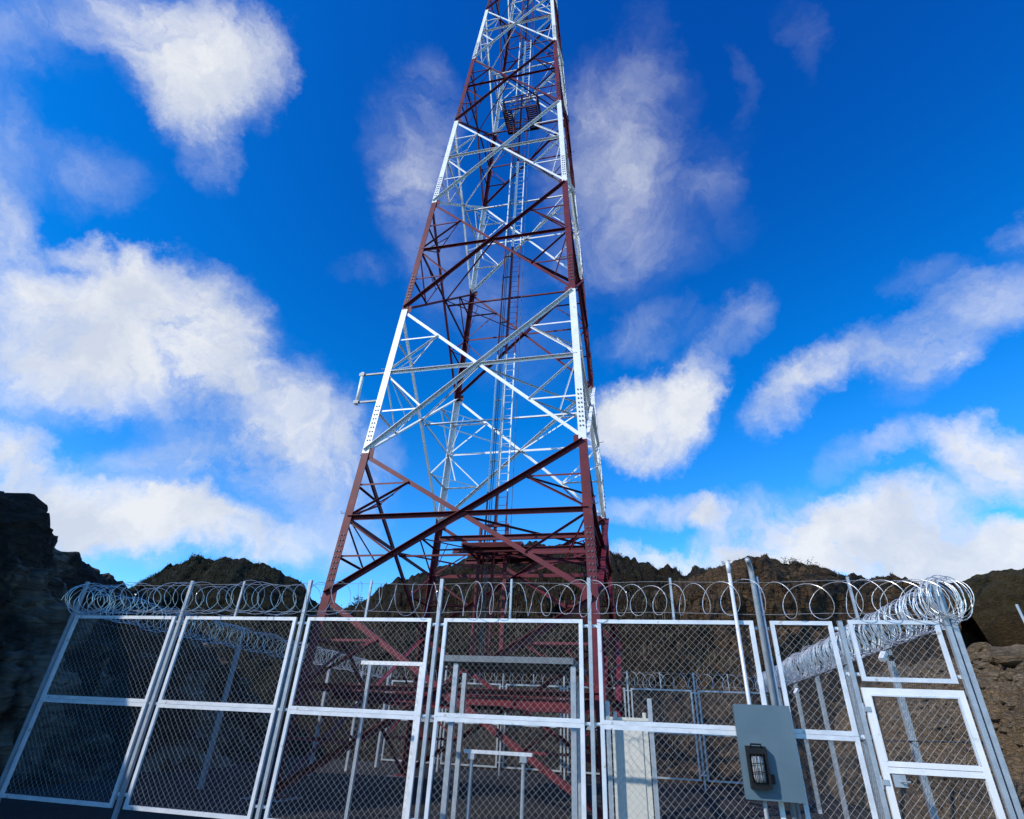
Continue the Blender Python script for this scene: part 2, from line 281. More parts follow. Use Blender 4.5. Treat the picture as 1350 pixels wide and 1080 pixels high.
def resample(pts, n):
    ln = [0]
    for a, b in zip(pts, pts[1:]): ln.append(ln[-1] + (Vector(b) - Vector(a)).length)
    out = []
    for i in range(n):
        t = ln[-1] * i / (n - 1); k = 0
        while k < len(ln) - 2 and ln[k + 1] < t: k += 1
        f = (t - ln[k]) / max(1e-9, ln[k + 1] - ln[k]); out.append(Vector(pts[k]).lerp(Vector(pts[k + 1]), f))
    return out
RIDGES = {}
def ridge(name, label, crest, foot, mat, nt_=260, ns=70, amp=.8, sc=.22, power=.8, backlen=1.0, rough=1.0, crest_j=.25, carve=None, plateau=None, blocky=0.0):
    if carve:
        C0 = resample(crest, nt_); F0 = resample([Vector((*f[:2], f[2])) for f in foot], nt_); cand = []
        for c, f in zip(C0, F0):
            for j in range(ns):
                t_ = j / (ns - 1); p = f.lerp(Vector((c.x, c.y, 0)), t_); p.z = f.z + (c.z - f.z) * t_ ** power; cand.append(p)
        new = []
        for (cx, cy, cr, ca) in carve: new.append((min(cand, key=lambda p: (seen(p)[0] - cx) ** 2 + (seen(p)[1] - cy) ** 2), cr, ca))
        carve = new
    C_ = resample(crest, nt_); Fp = resample([Vector((*f[:2], f[2] if len(f) > 2 else -.3)) for f in foot], nt_); b = MB(); vs = []; nb = 26
    for i in range(nt_):
        c, f = C_[i], Fp[i]; d = Vector((c.x - f.x, c.y - f.y, 0)); dl = d.length; dn = d / max(dl, .01)
        cj = (fbm(c + Vector((7, 3, 1)), .8, 5) * crest_j + noise.noise(c * 3.1) * crest_j * .3)
        zc = c.z + cj
        for j in range(ns + nb):
            if j < ns:
                s = j / (ns - 1); p = f.lerp(Vector((c.x, c.y, 0)), s); p.z = f.z + (zc - f.z) * (s ** power * (1 - .0) if True else 0)
                k = math.sin(min(1, s * 1.15) * PI * .87) * .9 + .12
            else:
                s = (j - ns + 1) / nb; q = c + dn * (backlen * max(c.z, 2) * 1.4 * s); p = Vector((q.x, q.y, 0))
                zt = -.5 if plateau is None else plateau
                p.z = zc + (zt - zc) * (s * s * (3 - 2 * s)); k = .12 + .5 * s
            nn = (-dn + Vector((0, 0, .55))).normalized()
            disp = fbm(p, sc, 6, .75) * amp + noise.ridged_multi_fractal(p * sc * 2.3, .9, 2.2, 5, 1.0, 2.0) * amp * .28 * rough - amp * .25
            if blocky:
                vd = noise.voronoi(Vector((p.x * .5, p.y * .5, p.z * .8)) + Vector((1, 1, 1)) * noise.noise(p * .7) * .6)[0]
                disp += (vd[1] - vd[0]) * blocky + noise.cell(Vector((p.x * .9, p.y * .9, p.z * 1.6))) * blocky * .35
            if carve:
                for (cp, cr, ca) in carve: disp -= ca * math.exp(-((p - cp).length / cr) ** 2)
            vs.append(p + nn * (disp * k))
    m_ = ns + nb
    b.add(vs, [(i * m_ + j, (i + 1) * m_ + j, (i + 1) * m_ + j + 1, i * m_ + j + 1) for i in range(nt_ - 1) for j in range(m_ - 1)])
    o = b.build(name, mat, smooth=(blocky == 0)); o['kind'] = 'structure'; o['label'] = label; RIDGES[name] = (vs, nt_, m_, ns); return o
V = Vector
def FX(x, y, d): return far(x, y, d)
# near dark cliff to the left; its unseen crest past the frame edge is raised to shade the compound
ridge('rock_cliff', 'near black rock cliff on the left beside the fence',
      [V((-17, -14, 4)), V((-16.5, -4, 5.0)), V((-15.5, 3.5, 6.6)), V((-15.2, 6.5, 10.6)), V((-14.9, 9.0, 12.2)), V((-14.5, 11.2, 11.6)), FX(-90, 632, 18.8), FX(0, 641, 19.6), FX(22, 643, 20), FX(45, 657, 20.5), FX(64, 676, 21), FX(66, 700, 21.6), FX(95, 728, 23), FX(125, 752, 25), FX(155, 768, 27), FX(185, 782, 29), FX(230, 805, 33), FX(270, 830, 37)],
      [(-12.5, -14), (-12, -4), (-11.8, 4), (-11.5, 7), (-11.3, 9), (-11.0, 11), (-10.8, 12.4), (-10.6, 13.2), (-10.4, 14), (-10.3, 15), (-10.1, 16), (-9.8, 17.6), (-9.6, 19.5), (-9.2, 21.5), (-9.0, 23.5), (-9, 26.5), (-9, 30)],
      M['cliff_l'], 340, 90, amp=1.1, sc=.3, power=1.15, crest_j=.28, blocky=.42, backlen=1.2)
ridge('dark_hill', 'dark mossy rounded hill beyond the left fence',
      [FX(60, 860, 60), FX(140, 805, 60), FX(190, 771, 60), FX(225, 746, 60), FX(262, 735, 60), FX(276, 741, 60), FX(300, 734, 60), FX(340, 742, 60), FX(375, 758, 60), FX(398, 772, 60), FX(425, 798, 60), FX(455, 815, 60), FX(500, 860, 60)],
      [(-40, 33), (-34, 33), (-26, 34), (-22, 35), (-18, 36), (-16, 37), (-14, 38), (-12, 39), (-10, 40), (-8, 41), (-6, 42), (-4, 44), (-2, 46)], M['hill_l'], 240, 60, amp=1.5, sc=.12, power=.8, crest_j=.45)
bl = lambda u: tuple(P(u, 18.2)[:2])
ridge('scrub_hill', 'brown scrubby hillside rising behind the tower and back fence',
      [FX(400, 850, 52), FX(440, 812, 50), FX(470, 797, 49), FX(500, 775, 48), FX(530, 765, 48), FX(560, 756, 47), FX(600, 741, 46), FX(625, 726, 46), (FX(650, 720, 46)), FX(700, 716, 46), FX(760, 719, 45), FX(800, 727, 44), FX(830, 736, 44), FX(870, 748, 44), FX(900, 752, 44), FX(940, 757, 45), FX(1000, 770, 47), FX(1080, 800, 50)],
      [bl(-9), bl(-7), bl(-5.5), bl(-4), bl(-2.5), bl(-1), bl(.5), bl(2), bl(3.5), bl(5), bl(6.5), bl(8), bl(9.5), bl(11), bl(12.5), bl(14), bl(16), bl(19)], M['hill_m'], 340, 100, amp=1.35, sc=.16, power=.72, crest_j=.5)
ridge('brown_cliff', 'brown rocky outcrop behind the right side of the compound',
      [FX(850, 800, 42), FX(890, 768, 41), FX(915, 757, 40), FX(930, 752, 40), FX(944, 741, 39), FX(985, 734, 39), FX(1010, 733, 39), FX(1050, 741, 39), FX(1085, 745, 39), FX(1110, 754, 39), FX(1140, 760, 39), FX(1180, 764, 38), FX(1220, 772, 37), FX(1270, 800, 36)],
      [bl(8.5), bl(9.5), bl(10.2), bl(11), bl(11.7), bl(12.5), bl(13.3), bl(14.2), bl(15.0), bl(15.8), bl(16.6), bl(17.5), bl(18.5), bl(20)], M['cliff_r'], 280, 100, amp=1.3, sc=.24, power=.62, crest_j=.35, blocky=.35)
ridge('moor_hill', 'dark olive brown hill on the far right',
      [FX(1130, 830, 56), FX(1180, 790, 55), FX(1225, 773, 54), FX(1265, 765, 54), FX(1300, 753, 54), FX(1350, 745, 54), FX(1450, 735, 54), FX(1600, 735, 54), FX(1800, 760, 54)],
      [tuple(FX(x, 860, 30)[:2]) + (1.5,) for x in (1130, 1180, 1225, 1265, 1300, 1350, 1450, 1600, 1800)], M['hill_r'], 260, 80, amp=1.4, sc=.14, power=.7, crest_j=.3, carve=[(1336, 838, 1.9, 4.0), (1318, 842, 1.2, 2.0)])
ridge('rubble_slope', 'brown stony earth slope outside the right fence',
      [FX(1120, 905, 30), FX(1190, 880, 26), FX(1250, 866, 23), FX(1285, 858, 21.5), FX(1320, 866, 20), FX(1352, 871, 19), FX(1420, 878, 17), FX(1520, 885, 15.5), FX(1700, 900, 14)],
      [tuple(P(14.2, w_)[:2]) for w_ in (17, 14, 11, 8.6, 6.4, 4.5, 2.4, .2, -3)], M['rubble'], 260, 90, amp=.55, sc=.45, power=.85, crest_j=.16, backlen=2.6, plateau=2.2, blocky=.16)

# loose stones on the rubble, scrub on the slopes (nobody could count them)
def ico(b, c, r, m=0, sq=(1, 1, 1), rough=.25, sub=1):
    t_ = (1 + 5 ** .5) / 2
    vv = [V(p).normalized() for p in ((-1, t_, 0), (1, t_, 0), (-1, -t_, 0), (1, -t_, 0), (0, -1, t_), (0, 1, t_), (0, -1, -t_), (0, 1, -t_), (t_, 0, -1), (t_, 0, 1), (-t_, 0, -1), (-t_, 0, 1))]
    ff = [(0, 11, 5), (0, 5, 1), (0, 1, 7), (0, 7, 10), (0, 10, 11), (1, 5, 9), (5, 11, 4), (11, 10, 2), (10, 7, 6), (7, 1, 8), (3, 9, 4), (3, 4, 2), (3, 2, 6), (3, 6, 8), (3, 8, 9), (4, 9, 5), (2, 4, 11), (6, 2, 10), (8, 6, 7), (9, 8, 1)]
    for _ in range(sub):
        cache = {}; nf = []
        def mid(a, b_):
            k_ = (min(a, b_), max(a, b_))
            if k_ not in cache: cache[k_] = len(vv); vv.append(((vv[a] + vv[b_]) / 2).normalized())
            return cache[k_]
        for (a, b_, c_) in ff:
            x, y, z = mid(a, b_), mid(b_, c_), mid(c_, a); nf += [(a, x, z), (b_, y, x), (c_, z, y), (x, y, z)]
        ff = nf
    off = V((random.random() * 50, random.random() * 50, 0)); rot = Matrix.Rotation(random.random() * 6.28, 3, 'Z') @ Matrix.Rotation(random.uniform(-.5, .5), 3, 'X')
    out = []
    for p in vv:
        k_ = 1 + noise.noise(p * 1.3 + off) * rough * 1.6 + noise.noise(p * 3.1 + off) * rough * .5
        q = V((p.x * sq[0], p.y * sq[1], p.z * sq[2])) * (r * k_); out.append(V(c) + rot @ q)
    b.add(out, ff, m)
def pick(name, smin=0, smax=1, tmin=0, tmax=1):
    vs, n_, m_, ns = RIDGES[name]; fi_ = (tmin + random.random() * (tmax - tmin)) * (n_ - 1.01); fj_ = (smin + random.random() * (smax - smin)) * (ns - 1.01)
    i, j = int(fi_), int(fj_); a, c = fi_ - i, fj_ - j; g_ = lambda i_, j_: Vector(vs[i_ * m_ + j_])
    return (g_(i, j) * (1 - a) + g_(i + 1, j) * a) * (1 - c) + (g_(i, j + 1) * (1 - a) + g_(i + 1, j + 1) * a) * c
b = MB()
for _ in range(1500):
    p = pick('rubble_slope', .05, 1.0, 0, 1); ico(b, p, .035 + .17 * random.random() ** 4, 0, (1, random.uniform(.6, 1), random.uniform(.4, .8)), sub=0)
tag(b.build('loose_stones', M['stone']), 'pale loose stones scattered over the brown slope by the right fence', 'stones', kind='stuff')
boul = [(1291, 868, 21, .42, 'squat brown boulder lying next to the right fence corner on the slope top'), (1322, 873, 20, .30, 'small angular brown boulder in the middle of the slope top'),
        (1344, 868, 21, .5, 'large cracked brown boulder at the right edge of the photo below the dark hollow'), (1303, 905, 17, .22, 'pale flat stone halfway down the rubble slope')]
for (x, y, d, r, lab) in boul:
    b = MB(); vs_, n_, m_, ns_ = RIDGES['rubble_slope']; p = min((vs_[i * m_ + j] for i in range(n_) for j in range(ns_)), key=lambda p: (seen(p)[0] - x) ** 2 + (seen(p)[1] - y) ** 2); ico(b, p + V((0, 0, .05)), r, 0, (1.2, .9, .7), .3, 2); tag(b.build('boulder', M['stone'] if d < 20 else M['rubble']), lab, 'boulder', 'boulders on the rubble slope')
def scrub(b, p, h, nbl, m0, spread=.5):
    for _ in range(nbl):
        a = random.random() * 6.28; l = h * random.uniform(.5, 1.2); tilt = random.random() * spread * 1.4
        tip = V((math.cos(a) * math.sin(tilt), math.sin(a) * math.sin(tilt), math.cos(tilt))) * l
        base = V(p) + V((random.uniform(-1, 1), random.uniform(-1, 1), 0)) * (h * .35) - V((0, 0, .08)); sd_ = V((-math.sin(a), math.cos(a), 0)) * (.012 + h * .018)
        mid_ = base + tip * .55 + V((0, 0, l * .08))
        b.add([base - sd_, base + sd_, mid_ + sd_ * .8, base + tip, mid_ - sd_ * .8], [(0, 1, 2, 4), (4, 2, 3)], random.choice(m0))
b = MB()
for _ in range(5200): scrub(b, pick('scrub_hill', .02, .62, .12, .95), random.uniform(.2, .55), 7, (0, 0, 1, 2, 3), .8)
for _ in range(2600): scrub(b, pick('scrub_hill', .6, 1.0, .05, .95), random.uniform(.12, .35), 8, (1, 1, 2, 2), .8)
for _ in range(1100): scrub(b, pick('brown_cliff', .02, .3, 0, 1), random.uniform(.2, .6), 7, (0, 0, 1, 3), .8)
for _ in range(260): scrub(b, pick('brown_cliff', .95, 1.0, 0, 1), random.uniform(.1, .25), 8, (1, 2, 0), .8)
for _ in range(2600): scrub(b, pick('dark_hill', .35, 1.0, 0, 1), random.uniform(.15, .45), 8, (1, 1, 2), .9)
tag(b.build('dry_scrub', [M['twig'], M['leaf_a'], M['leaf_b'], M['straw']]), 'dry twiggy scrub and low dark plants covering the hillsides', 'scrub', kind='stuff')
shr = [(1075, 750, 38.6, .85, 'dark rounded shrub on top of the brown outcrop at right', 1), (1048, 742, 38.8, .6, 'olive bush left of the dark rounded shrub on the outcrop', 2), (1103, 756, 38.6, .32, 'small grey green bush right of the dark rounded shrub', 2),
       (960, 744, 39, .35, 'low bush on the outcrop left of the leaning pole', 1), (925, 755, 40, .4, 'dark bush in the dip between scrub hill and outcrop', 1), (437, 806, 49.5, .9, 'dark bush in the gap of sky behind the front left tower leg', 1),
       (476, 795, 48.5, .9, 'dark bush left of the tower on the low end of the scrub hill', 1), (655, 721, 45.6, .7, 'low bush on the hill crest behind the tower ladder', 1), (815, 730, 44, .8, 'dark bush on the hill crest right of the tower', 1), (262, 737, 59.5, .8, 'dark bush on the top of the rounded left hill', 1)]
for (x, y, d, r, lab, mi) in shr:
    c = FX(x, y, d); root = thing('shrub', lab, 'shrub', c - V((0, 0, r)), group='shrubs on the hill crests'); st = MB(); lf = MB()
    for k in range(5):
        a = random.random() * 6.28; st.tube([V((0, 0, -.3)), V((math.cos(a) * r * .2, math.sin(a) * r * .2, r * .6)), V((math.cos(a) * r * .6, math.sin(a) * r * .6, r * 1.1))], .04 * r, 5, r2=.012)
    cl = [V((random.gauss(0, .5), random.gauss(0, .5), random.uniform(-.35, .6))) * r for _ in range(9)]
    for k in range(620):
        q = random.choice(cl) + V((random.gauss(0, .2), random.gauss(0, .2), random.gauss(0, .17))) * r + V((0, 0, r * .75))
        dx = V((random.gauss(0, 1), random.gauss(0, 1), random.gauss(0, 1))).normalized(); dy = dx.orthogonal().normalized(); s_ = r * random.uniform(.05, .11)
        lf.add([q - dx * s_, q + dy * s_ * .5, q + dx * s_, q - dy * s_ * .5], [(0, 1, 2, 3)], random.choice((0, 0, 1)) if mi == 1 else random.choice((1, 1, 0)))
    st.build('stem', M['twig'], root); lf.build('foliage', [M['leaf_a'], M['leaf_b']], root)

# ------------------------------------------------------------------ lattice tower
US = 3.5; TAZ = -0.250237; TC = V((-0.12086876 * US, 5.14212296 * US, 0)); TAP = 0.04606637; ZA = 2.04319647
def hw(z): return (1 - TAP * ((z - 1.6) / US - ZA)) * US                 # half width at world height z
def zl(k): return 1.6 + US * k
LEV = [zl(-.455), zl(.80), zl(2.045), zl(3.76), zl(5.53), zl(7.325), zl(9.09), zl(10.80), zl(12.5), zl(14.2), zl(15.9)]
BAYC = [1, 1, 0, 1, 0, 1, 0, 1, 0, 1]                                     # 1 red, 0 white
tw = thing('lattice_tower', 'tall square steel lattice tower painted in red and white bands', 'tower', TC, TAZ)
RW = [M['white'], M['red']]
def lp(sx, sy, z): h = hw(z); return V((sx * h, sy * h, z))
for (sx, sy) in ((-1, -1), (1, -1), (-1, 1), (1, 1)):
    b = MB()
    for k in range(len(LEV) - 1):
        z0, z1 = LEV[k], LEV[k + 1]; wd = .25 - .011 * k; tk = .024; a, c = lp(sx, sy, z0), lp(sx, sy, z1); d = (c - a) / 2; mm = BAYC[k]
        # corner at the outside, flanges along both faces
        b.obox((a + c) / 2 + V((-sx * wd / 2, -sy * tk / 2, 0)), V((wd / 2, 0, 0)), V((0, tk / 2, 0)), d, mm)
        b.obox((a + c) / 2 + V((-sx * tk / 2, -sy * (wd / 2 + tk / 2), 0)), V((tk / 2, 0, 0)), V((0, wd / 2 - tk / 2, 0)), d, mm)
    leg = b.build('leg', RW, tw)
    bo = MB()
    for k in range(len(LEV) - 1):
        wd = .25 - .011 * k
        for i in range(9):
            z = LEV[k] + .45 + i * .16
            for q in (.3, .68):
                c = lp(sx, sy, z); bo.box(*sorted((c.x - sx * wd * q - .019, c.x - sx * wd * q + .019)), c.y + (-.022 if sy < 0 else .0), c.y + (0 if sy < 0 else .022), z - .021, z + .021)
                bo.box(c.x + (-.022 if sx < 0 else 0), c.x + (0 if sx < 0 else .022), c.y - sy * wd * q - .019, c.y - sy * wd * q + .019, z - .021, z + .021)
    bo.build('splice_bolts', M['steel_dark'], leg)['kind'] = 'stuff'
    for k in range(1, len(LEV)):
        mm = BAYC[k] if k < len(BAYC) else 1; mm = 1; c = lp(sx, sy, LEV[k]); q = .42 - .018 * k
        gp = MB(); gp.box(*sorted((c.x - sx * .02, c.x - sx * q)), *sorted((c.y - sy * .027, c.y - sy * .041)), c.z - q * .42, c.z + q * .42, mm); gp.build('gusset_plate', RW, leg); gp = MB()
        gp.box(*sorted((c.x - sx * .027, c.x - sx * .041)), *sorted((c.y - sy * .05, c.y - sy * q)), c.z - q * .42, c.z + q * .42, mm); gp.build('gusset_plate', RW, leg)
    bp = MB(); c = lp(sx, sy, LEV[0]); bp.box(c.x - .3 - sx * .1, c.x + .3 - sx * .1, c.y - .3 - sy * .1, c.y + .3 - sy * .1, LEV[0] - .03, LEV[0] + .004); bp.build('base_plate', M['red'], leg)
    ft = MB(); ft.box(c.x - .5 - sx * .1, c.x + .5 - sx * .1, c.y - .5 - sy * .1, c.y + .5 - sy * .1, -.2, LEV[0] - .03); ft.build('footing', M['concrete'], leg)
    for k in range(len(LEV) - 1):
        z = (LEV[k] * .45 + LEV[k + 1] * .55); c = lp(sx, sy, z)
        pegs = MB(); pegs.tube([c + V((0, -sy * .04, 0)), c + V((sx * .15, -sy * .04, .0)), c + V((sx * .17, -sy * .04, .02)), c + V((sx * .17, -sy * .04, .06))], .012, 5); pegs.build('step_bolt', M['steel_dark'], leg)
RST = MB(); HST = MB()
faces = [((-1, -1), (1, -1), V((0, -1, 0))), ((1, -1), (1, 1), V((1, 0, 0))), ((1, 1), (-1, 1), V((0, 1, 0))), ((-1, 1), (-1, -1), V((-1, 0, 0)))]
for k in range(len(LEV) - 1):
    z0, z1 = LEV[k], LEV[k + 1]; mat = RW[BAYC[k]]; wb, wt = hw(z0), hw(z1); tx = wb / (wb + wt); zx = z0 + (z1 - z0) * tx
    ds = (.118 - .0055 * k) * (1.18 if k < 2 else 1); hsz = (.098 - .0045 * k) * (1.3 if k < 2 else 1); rs = .056 - .0024 * k; up_nodes = []; lo_nodes = []; ring = []
    for (A, B, n_) in faces:
        nn = (n_ + V((0, 0, TAP))).normalized()
        a0, b0, a1, b1 = lp(*A, z0), lp(*B, z0), lp(*A, z1), lp(*B, z1); X = a0.lerp(b1, tx); ins = -nn * .05
        e = .12                                                   # members stop on the gusset plates
        q = MB(); q.angle(a1.lerp(b0, .012) + ins, b0.lerp(a1, .012) + ins, nn, ds, .013, flip=False); q.build('diagonal_brace', mat, tw)
        q = MB(); q.angle(a0.lerp(b1, .012) + ins + nn * .018, b1.lerp(a0, .012) + ins + nn * .018, nn, ds, .013, outward=True); q.build('diagonal_brace', mat, tw)
        ha, hb = lp(*A, zx), lp(*B, zx); dn = (hb - ha).normalized()
        q = MB(); q.angle(ha + dn * .1 + ins - nn * .03, hb - dn * .1 + ins - nn * .03, nn, hsz, .012, outward=True); q.build('horizontal_strut', mat, tw)
        q = MB() if k < 3 else RST
        for (h_, l1, l0, S) in ((ha, a1, a0, A), (hb, b1, b0, B)):
            mu, ml = l1.lerp(X, .5), l0.lerp(X, .5); pu, pl = lp(*S, mu.z), lp(*S, ml.z)
            for (s_, e_) in ((pu, mu), (h_, mu), (pl, ml), (h_, ml)):
                q.angle(s_.lerp(e_, .04) + ins * 1.2, e_ + ins * 1.2, nn, rs, .008, outward=(s_ is h_), m=0 if k < 3 else BAYC[k])
                if k < 3: q.build('redundant_brace', mat, tw); q = MB()
            up_nodes.append((S, mu)); lo_nodes.append((S, ml))
        ring.append(X + ins * 2)
    for i in range(4): q = MB(); q.angle(ring[i], ring[(i + 1) % 4], V((0, 0, 1)), rs * .95, .007); q.build('plan_brace', mat, tw)
    for nodes in (up_nodes, lo_nodes):
        for S in ((-1, -1), (1, -1), (1, 1), (-1, 1)):
            pr = [p for (s_, p) in nodes if s_ == S]; q = MB() if k < 6 else HST; q.angle(pr[0], pr[1], V((0, 0, 1)), rs * .8, .006, m=0 if k < 6 else BAYC[k])
            if k < 6: q.build('hip_brace', mat, tw); q = MB()
            m_ = (pr[0] + pr[1]) / 2; q.angle(m_, lp(*S, zx) - V((S[0], S[1], 0)) * .12, V((0, 0, 1)), rs * .62, .006, m=0 if k < 6 else BAYC[k])
            if k < 6: q.build('hip_brace', mat, tw)
RST.build('redundant_brace', RW, tw)['kind'] = 'stuff'; HST.build('hip_brace', RW, tw)['kind'] = 'stuff'
# heavy beams and deck plates at the two lowest crossing levels
for k, bw, ys_ in ((0, .20, (-.62, -.3, .0, .34, .66)), (1, .16, (-.5, -.12, .28))):
    tx = hw(LEV[k]) / (hw(LEV[k]) + hw(LEV[k + 1])); zx = LEV[k] + (LEV[k + 1] - LEV[k]) * tx - .13; h = hw(zx) - .16
    for yf in ys_:
        b = MB(); y = h * yf; w2 = h * (1 - abs(yf) * .0)
        wl = -w2 if k == 0 else -.38 * h; b.box(wl, w2, y - .008, y + .008, zx - bw / 2, zx + bw / 2); b.box(wl, w2, y - .07, y - .0085, zx + bw / 2 - .014, zx + bw / 2); b.box(wl, w2, y - .07, y - .0085, zx - bw / 2, zx - bw / 2 + .014)
        b.build('platform_beam', M['red'], tw)
    b = MB(); 
    if k == 0:
        for i in range(14): x = -h * .42 + i * .155; b.box(x, x + .14, -h * .62, h * .66, zx + bw / 2 + .002, zx + bw / 2 + .03)
        b.box(-h * .42, -h * .42 + 2.2, h * .64, h * .655, zx + bw / 2 + .032, zx + bw / 2 + .42)
    else:
        for i in range(20): y = -.95 + i * .105; b.box(-.85, 1.15, y, y + .05, zx + bw / 2 + .002, zx + bw / 2 + .03)
        for x in (-.85, 1.10): b.box(x, x + .05, -.95, 1.1, zx + bw / 2 - .06, zx + bw / 2 + .001)
    b.build('deck', M['red'], tw)
b = MB()
for x in (-.55, .38): b.box(x - .05, x + .05, .06, .14, 3.3, LEV[2] - 1.2)
b.box(-.60, .43, .06, .14, 3.2, 3.299); b.box(-.5, .33, .07, .13, LEV[2] - 1.3, LEV[2] - 1.2); b.build('ladder_frame', M['red'], tw)
# ladder and cable ladder up the middle
def bandmat(z):
    for k in range(len(LEV) - 1):
        if z < LEV[k + 1]: return BAYC[k]
    return 1
LX, LY = .05, .15; zt = LEV[-1] - 1
zc = [3.35] + [z for z in LEV if z > 4]; zc[-1] = zt
def rails(parent_name, xs_, hw_, step, rung):
    first = None
    for x in xs_:
        b = MB()
        for a, c in zip(zc, zc[1:]): b.box(LX + x - hw_, LX + x + hw_, LY - .035, LY + .035, a, c, bandmat((a + c) / 2))
        if first is None: b.box(LX + xs_[0], LX + xs_[1], LY - .03, LY + .03, zc[0] - .05, zc[0] - .001, 1)
        o = b.build(parent_name if first is None else 'side_rail', RW, first or tw); first = first or o
    b = MB(); z = zc[0] + .1
    while z < zt: rung(b, z, bandmat(z)); z += step
    b.build('rung', RW, first)['kind'] = 'stuff'
rails('ladder', (-.08, .26), .02, .3, lambda b, z, mm: b.tube([(LX - .08, LY, z), (LX + .26, LY, z)], .010, 5, m=mm))
rails('cable_ladder', (-.46, -.14), .022, 1.3, lambda b, z, mm: b.box(LX - .44, LX - .16, LY - .02, LY + .02, z, z + .045, mm))
for x in (-.35, -.28): cab = MB(); cab.tube([(LX + x, LY - .05, 1.2), (LX + x, LY - .05, zt)], .016, 6); cab.build('feeder_cable', M['steel_dark'], tw)
cab = MB(); cab.tube([(LX + .44, LY, 1.2), (LX + .42, LY, zt)], .011, 6); cab.build('feeder_cable', M['steel_dark'], tw)
for k in range(1, len(LEV) - 1):
    zx = LEV[k] + (LEV[k + 1] - LEV[k]) * .52; h = hw(zx) - .1
    q = MB(); q.bar((-h, LY + .1, zx - .1), (h, LY + .1, zx - .1), .06, .06); q.build('ladder_support', RW[BAYC[k]], tw)
# small rest platform
pz = zl(8.42)
xa, xb, ya, yb_ = LX - 1.0, LX + .92, LY - .66, LY + .76; pf = MB(); prl = MB()
for (x0, x1) in ((xa, LX - .5), (LX + .3, xb)):
    for i in range(12): y = ya + .04 + i * .115; pf.box(x0, x1, y, y + .075, pz, pz + .035)
for y in (ya, yb_ - .05): pf.box(xa, xb, y, y + .05, pz - .10, pz + .002)
for x in (xa, LX - .55, LX + .3, xb - .05): pf.box(x, x + .05, ya + .05, yb_ - .05, pz - .10, pz + .001)
po = pf.build('rest_platform', M['red_dark'], tw)
for (x, y) in [(x, y) for x in (xa, LX - .5, LX + .32, xb) for y in (ya, yb_)]: prl.tube([(x, y, pz + .001), (x, y, pz + 1.15)], .026, 6)
for z in (.3, .6, .88, 1.13):
    for (p_, q_) in (((xa, ya), (xb, ya)), ((xa, yb_), (xb, yb_)), ((xa, ya), (xa, yb_)), ((xb, ya), (xb, yb_))): prl.tube([(*p_, pz + z), (*q_, pz + z)], .024, 6)
prl.build('guard_rail', M['red_dark'], po, True)
# antenna mount pipe on the front left leg
zm0, zm1 = zl(2.62), zl(2.93); am = thing('antenna_mount', 'short white pipe bracket standing off the left front leg of the tower', 'antenna bracket', TC + Matrix.Rotation(TAZ, 3, 'Z') @ lp(-1, -1, zm0), TAZ)
b0 = lp(-1, -1, zm0); mp_ = MB(); mp_.tube([V((-.80, .12, -.06)), V((-.80, .12, zm1 - zm0 + .14))], .06, 12); mp_.build('mount_pipe', M['white'], am, True)
for z in (.02, zm1 - zm0 + .04):
    ar_ = MB(); off = lp(-1, -1, zm0 + z) - b0; ar_.bar(V((-.80, .12, z)), V((off.x - .003, .12, z)), .05, .06); ar_.obox(V((-.80, .06, z)), V((.09, 0, 0)), V((0, .012, 0)), V((0, 0, .06))); ar_.build('support_arm', M['steel_grey'], am)

# ------------------------------------------------------------------ fences
_mesh = {}
def chain(W_, H_, dw=.099, r=.00155, wm_='wire'):
    key = (round(W_, 3), round(H_, 3), dw, wm_)
    if key in _mesh: return _mesh[key]
    b = MB(); rr = random.Random(int(W_ * 1000 + H_ * 77))
    for sgn in (1, -1):
        c = -H_ if sgn > 0 else 0.0
        c = math.floor(c / dw) * dw
        while c < W_ + H_:
            # x = c + sgn*z
            z0, z1 = 0.0, H_
            if sgn > 0: z0 = max(z0, -c); z1 = min(z1, W_ - c)
            else: z0 = max(z0, c - W_); z1 = min(z1, c)
            if z1 - z0 > .02:
                nseg = max(1, int((z1 - z0) / .12)); pts = []
                for i in range(nseg + 1):
                    z = z0 + (z1 - z0) * i / nseg; j = 0 if i in (0, nseg) else rr.uniform(-.005, .005)
                    pts.append(V((c + sgn * z + j, (.0035 * sgn * (1 if i % 2 else -.2) + .022 * math.sin((c + sgn * z) * 2.1 + W_) * math.sin(z * 2.0)), z + j * .5 + .012 * math.sin((c + sgn * z) * 2.7 + H_ * 3) * math.sin(z * 1.9 + .4))))
                b.tube(pts, r, 4)
            c += dw
    me = bpy.data.meshes.new('chain_link_mesh'); me.from_pydata(b.v, [], b.f); me.materials.append(M[wm_]); me.update(); _mesh[key] = me; return me
_frm = {}
def panel(root, x0, x1, z0, z1, bar=.058, mat='galv', dp=.04, mesh=True, name='panel_frame'):
    W_, H_ = x1 - x0, z1 - z0; key = (round(W_, 3), round(H_, 3), bar, mat)
    if key not in _frm:
        b = MB(); bt = bar
        b.box(0, W_, -dp / 2, dp / 2, 0, bt); b.box(0, W_, -dp / 2, dp / 2, H_ - bt, H_)
        b.box(0, bt, -dp / 2, dp / 2, bt, H_ - bt); b.box(W_ - bt, W_, -dp / 2, dp / 2, bt, H_ - bt)
        b.box(bt, bt + .006, -dp * .2, dp * .2, bt, H_ - bt); b.box(W_ - bt - .006, W_ - bt, -dp * .2, dp * .2, bt, H_ - bt)
        me = bpy.data.meshes.new(name); me.from_pydata(b.v, [], b.f); me.materials.append(M[mat]); me.update(); _frm[key] = me
    o = link(name, _frm[key], root, (x0, 0, z0))
    if mesh: link('chain_link_mesh', chain(W_ - 2 * bar + .01, H_ - 2 * bar + .01), o, (bar - .005, 0, bar - .005))
    return o
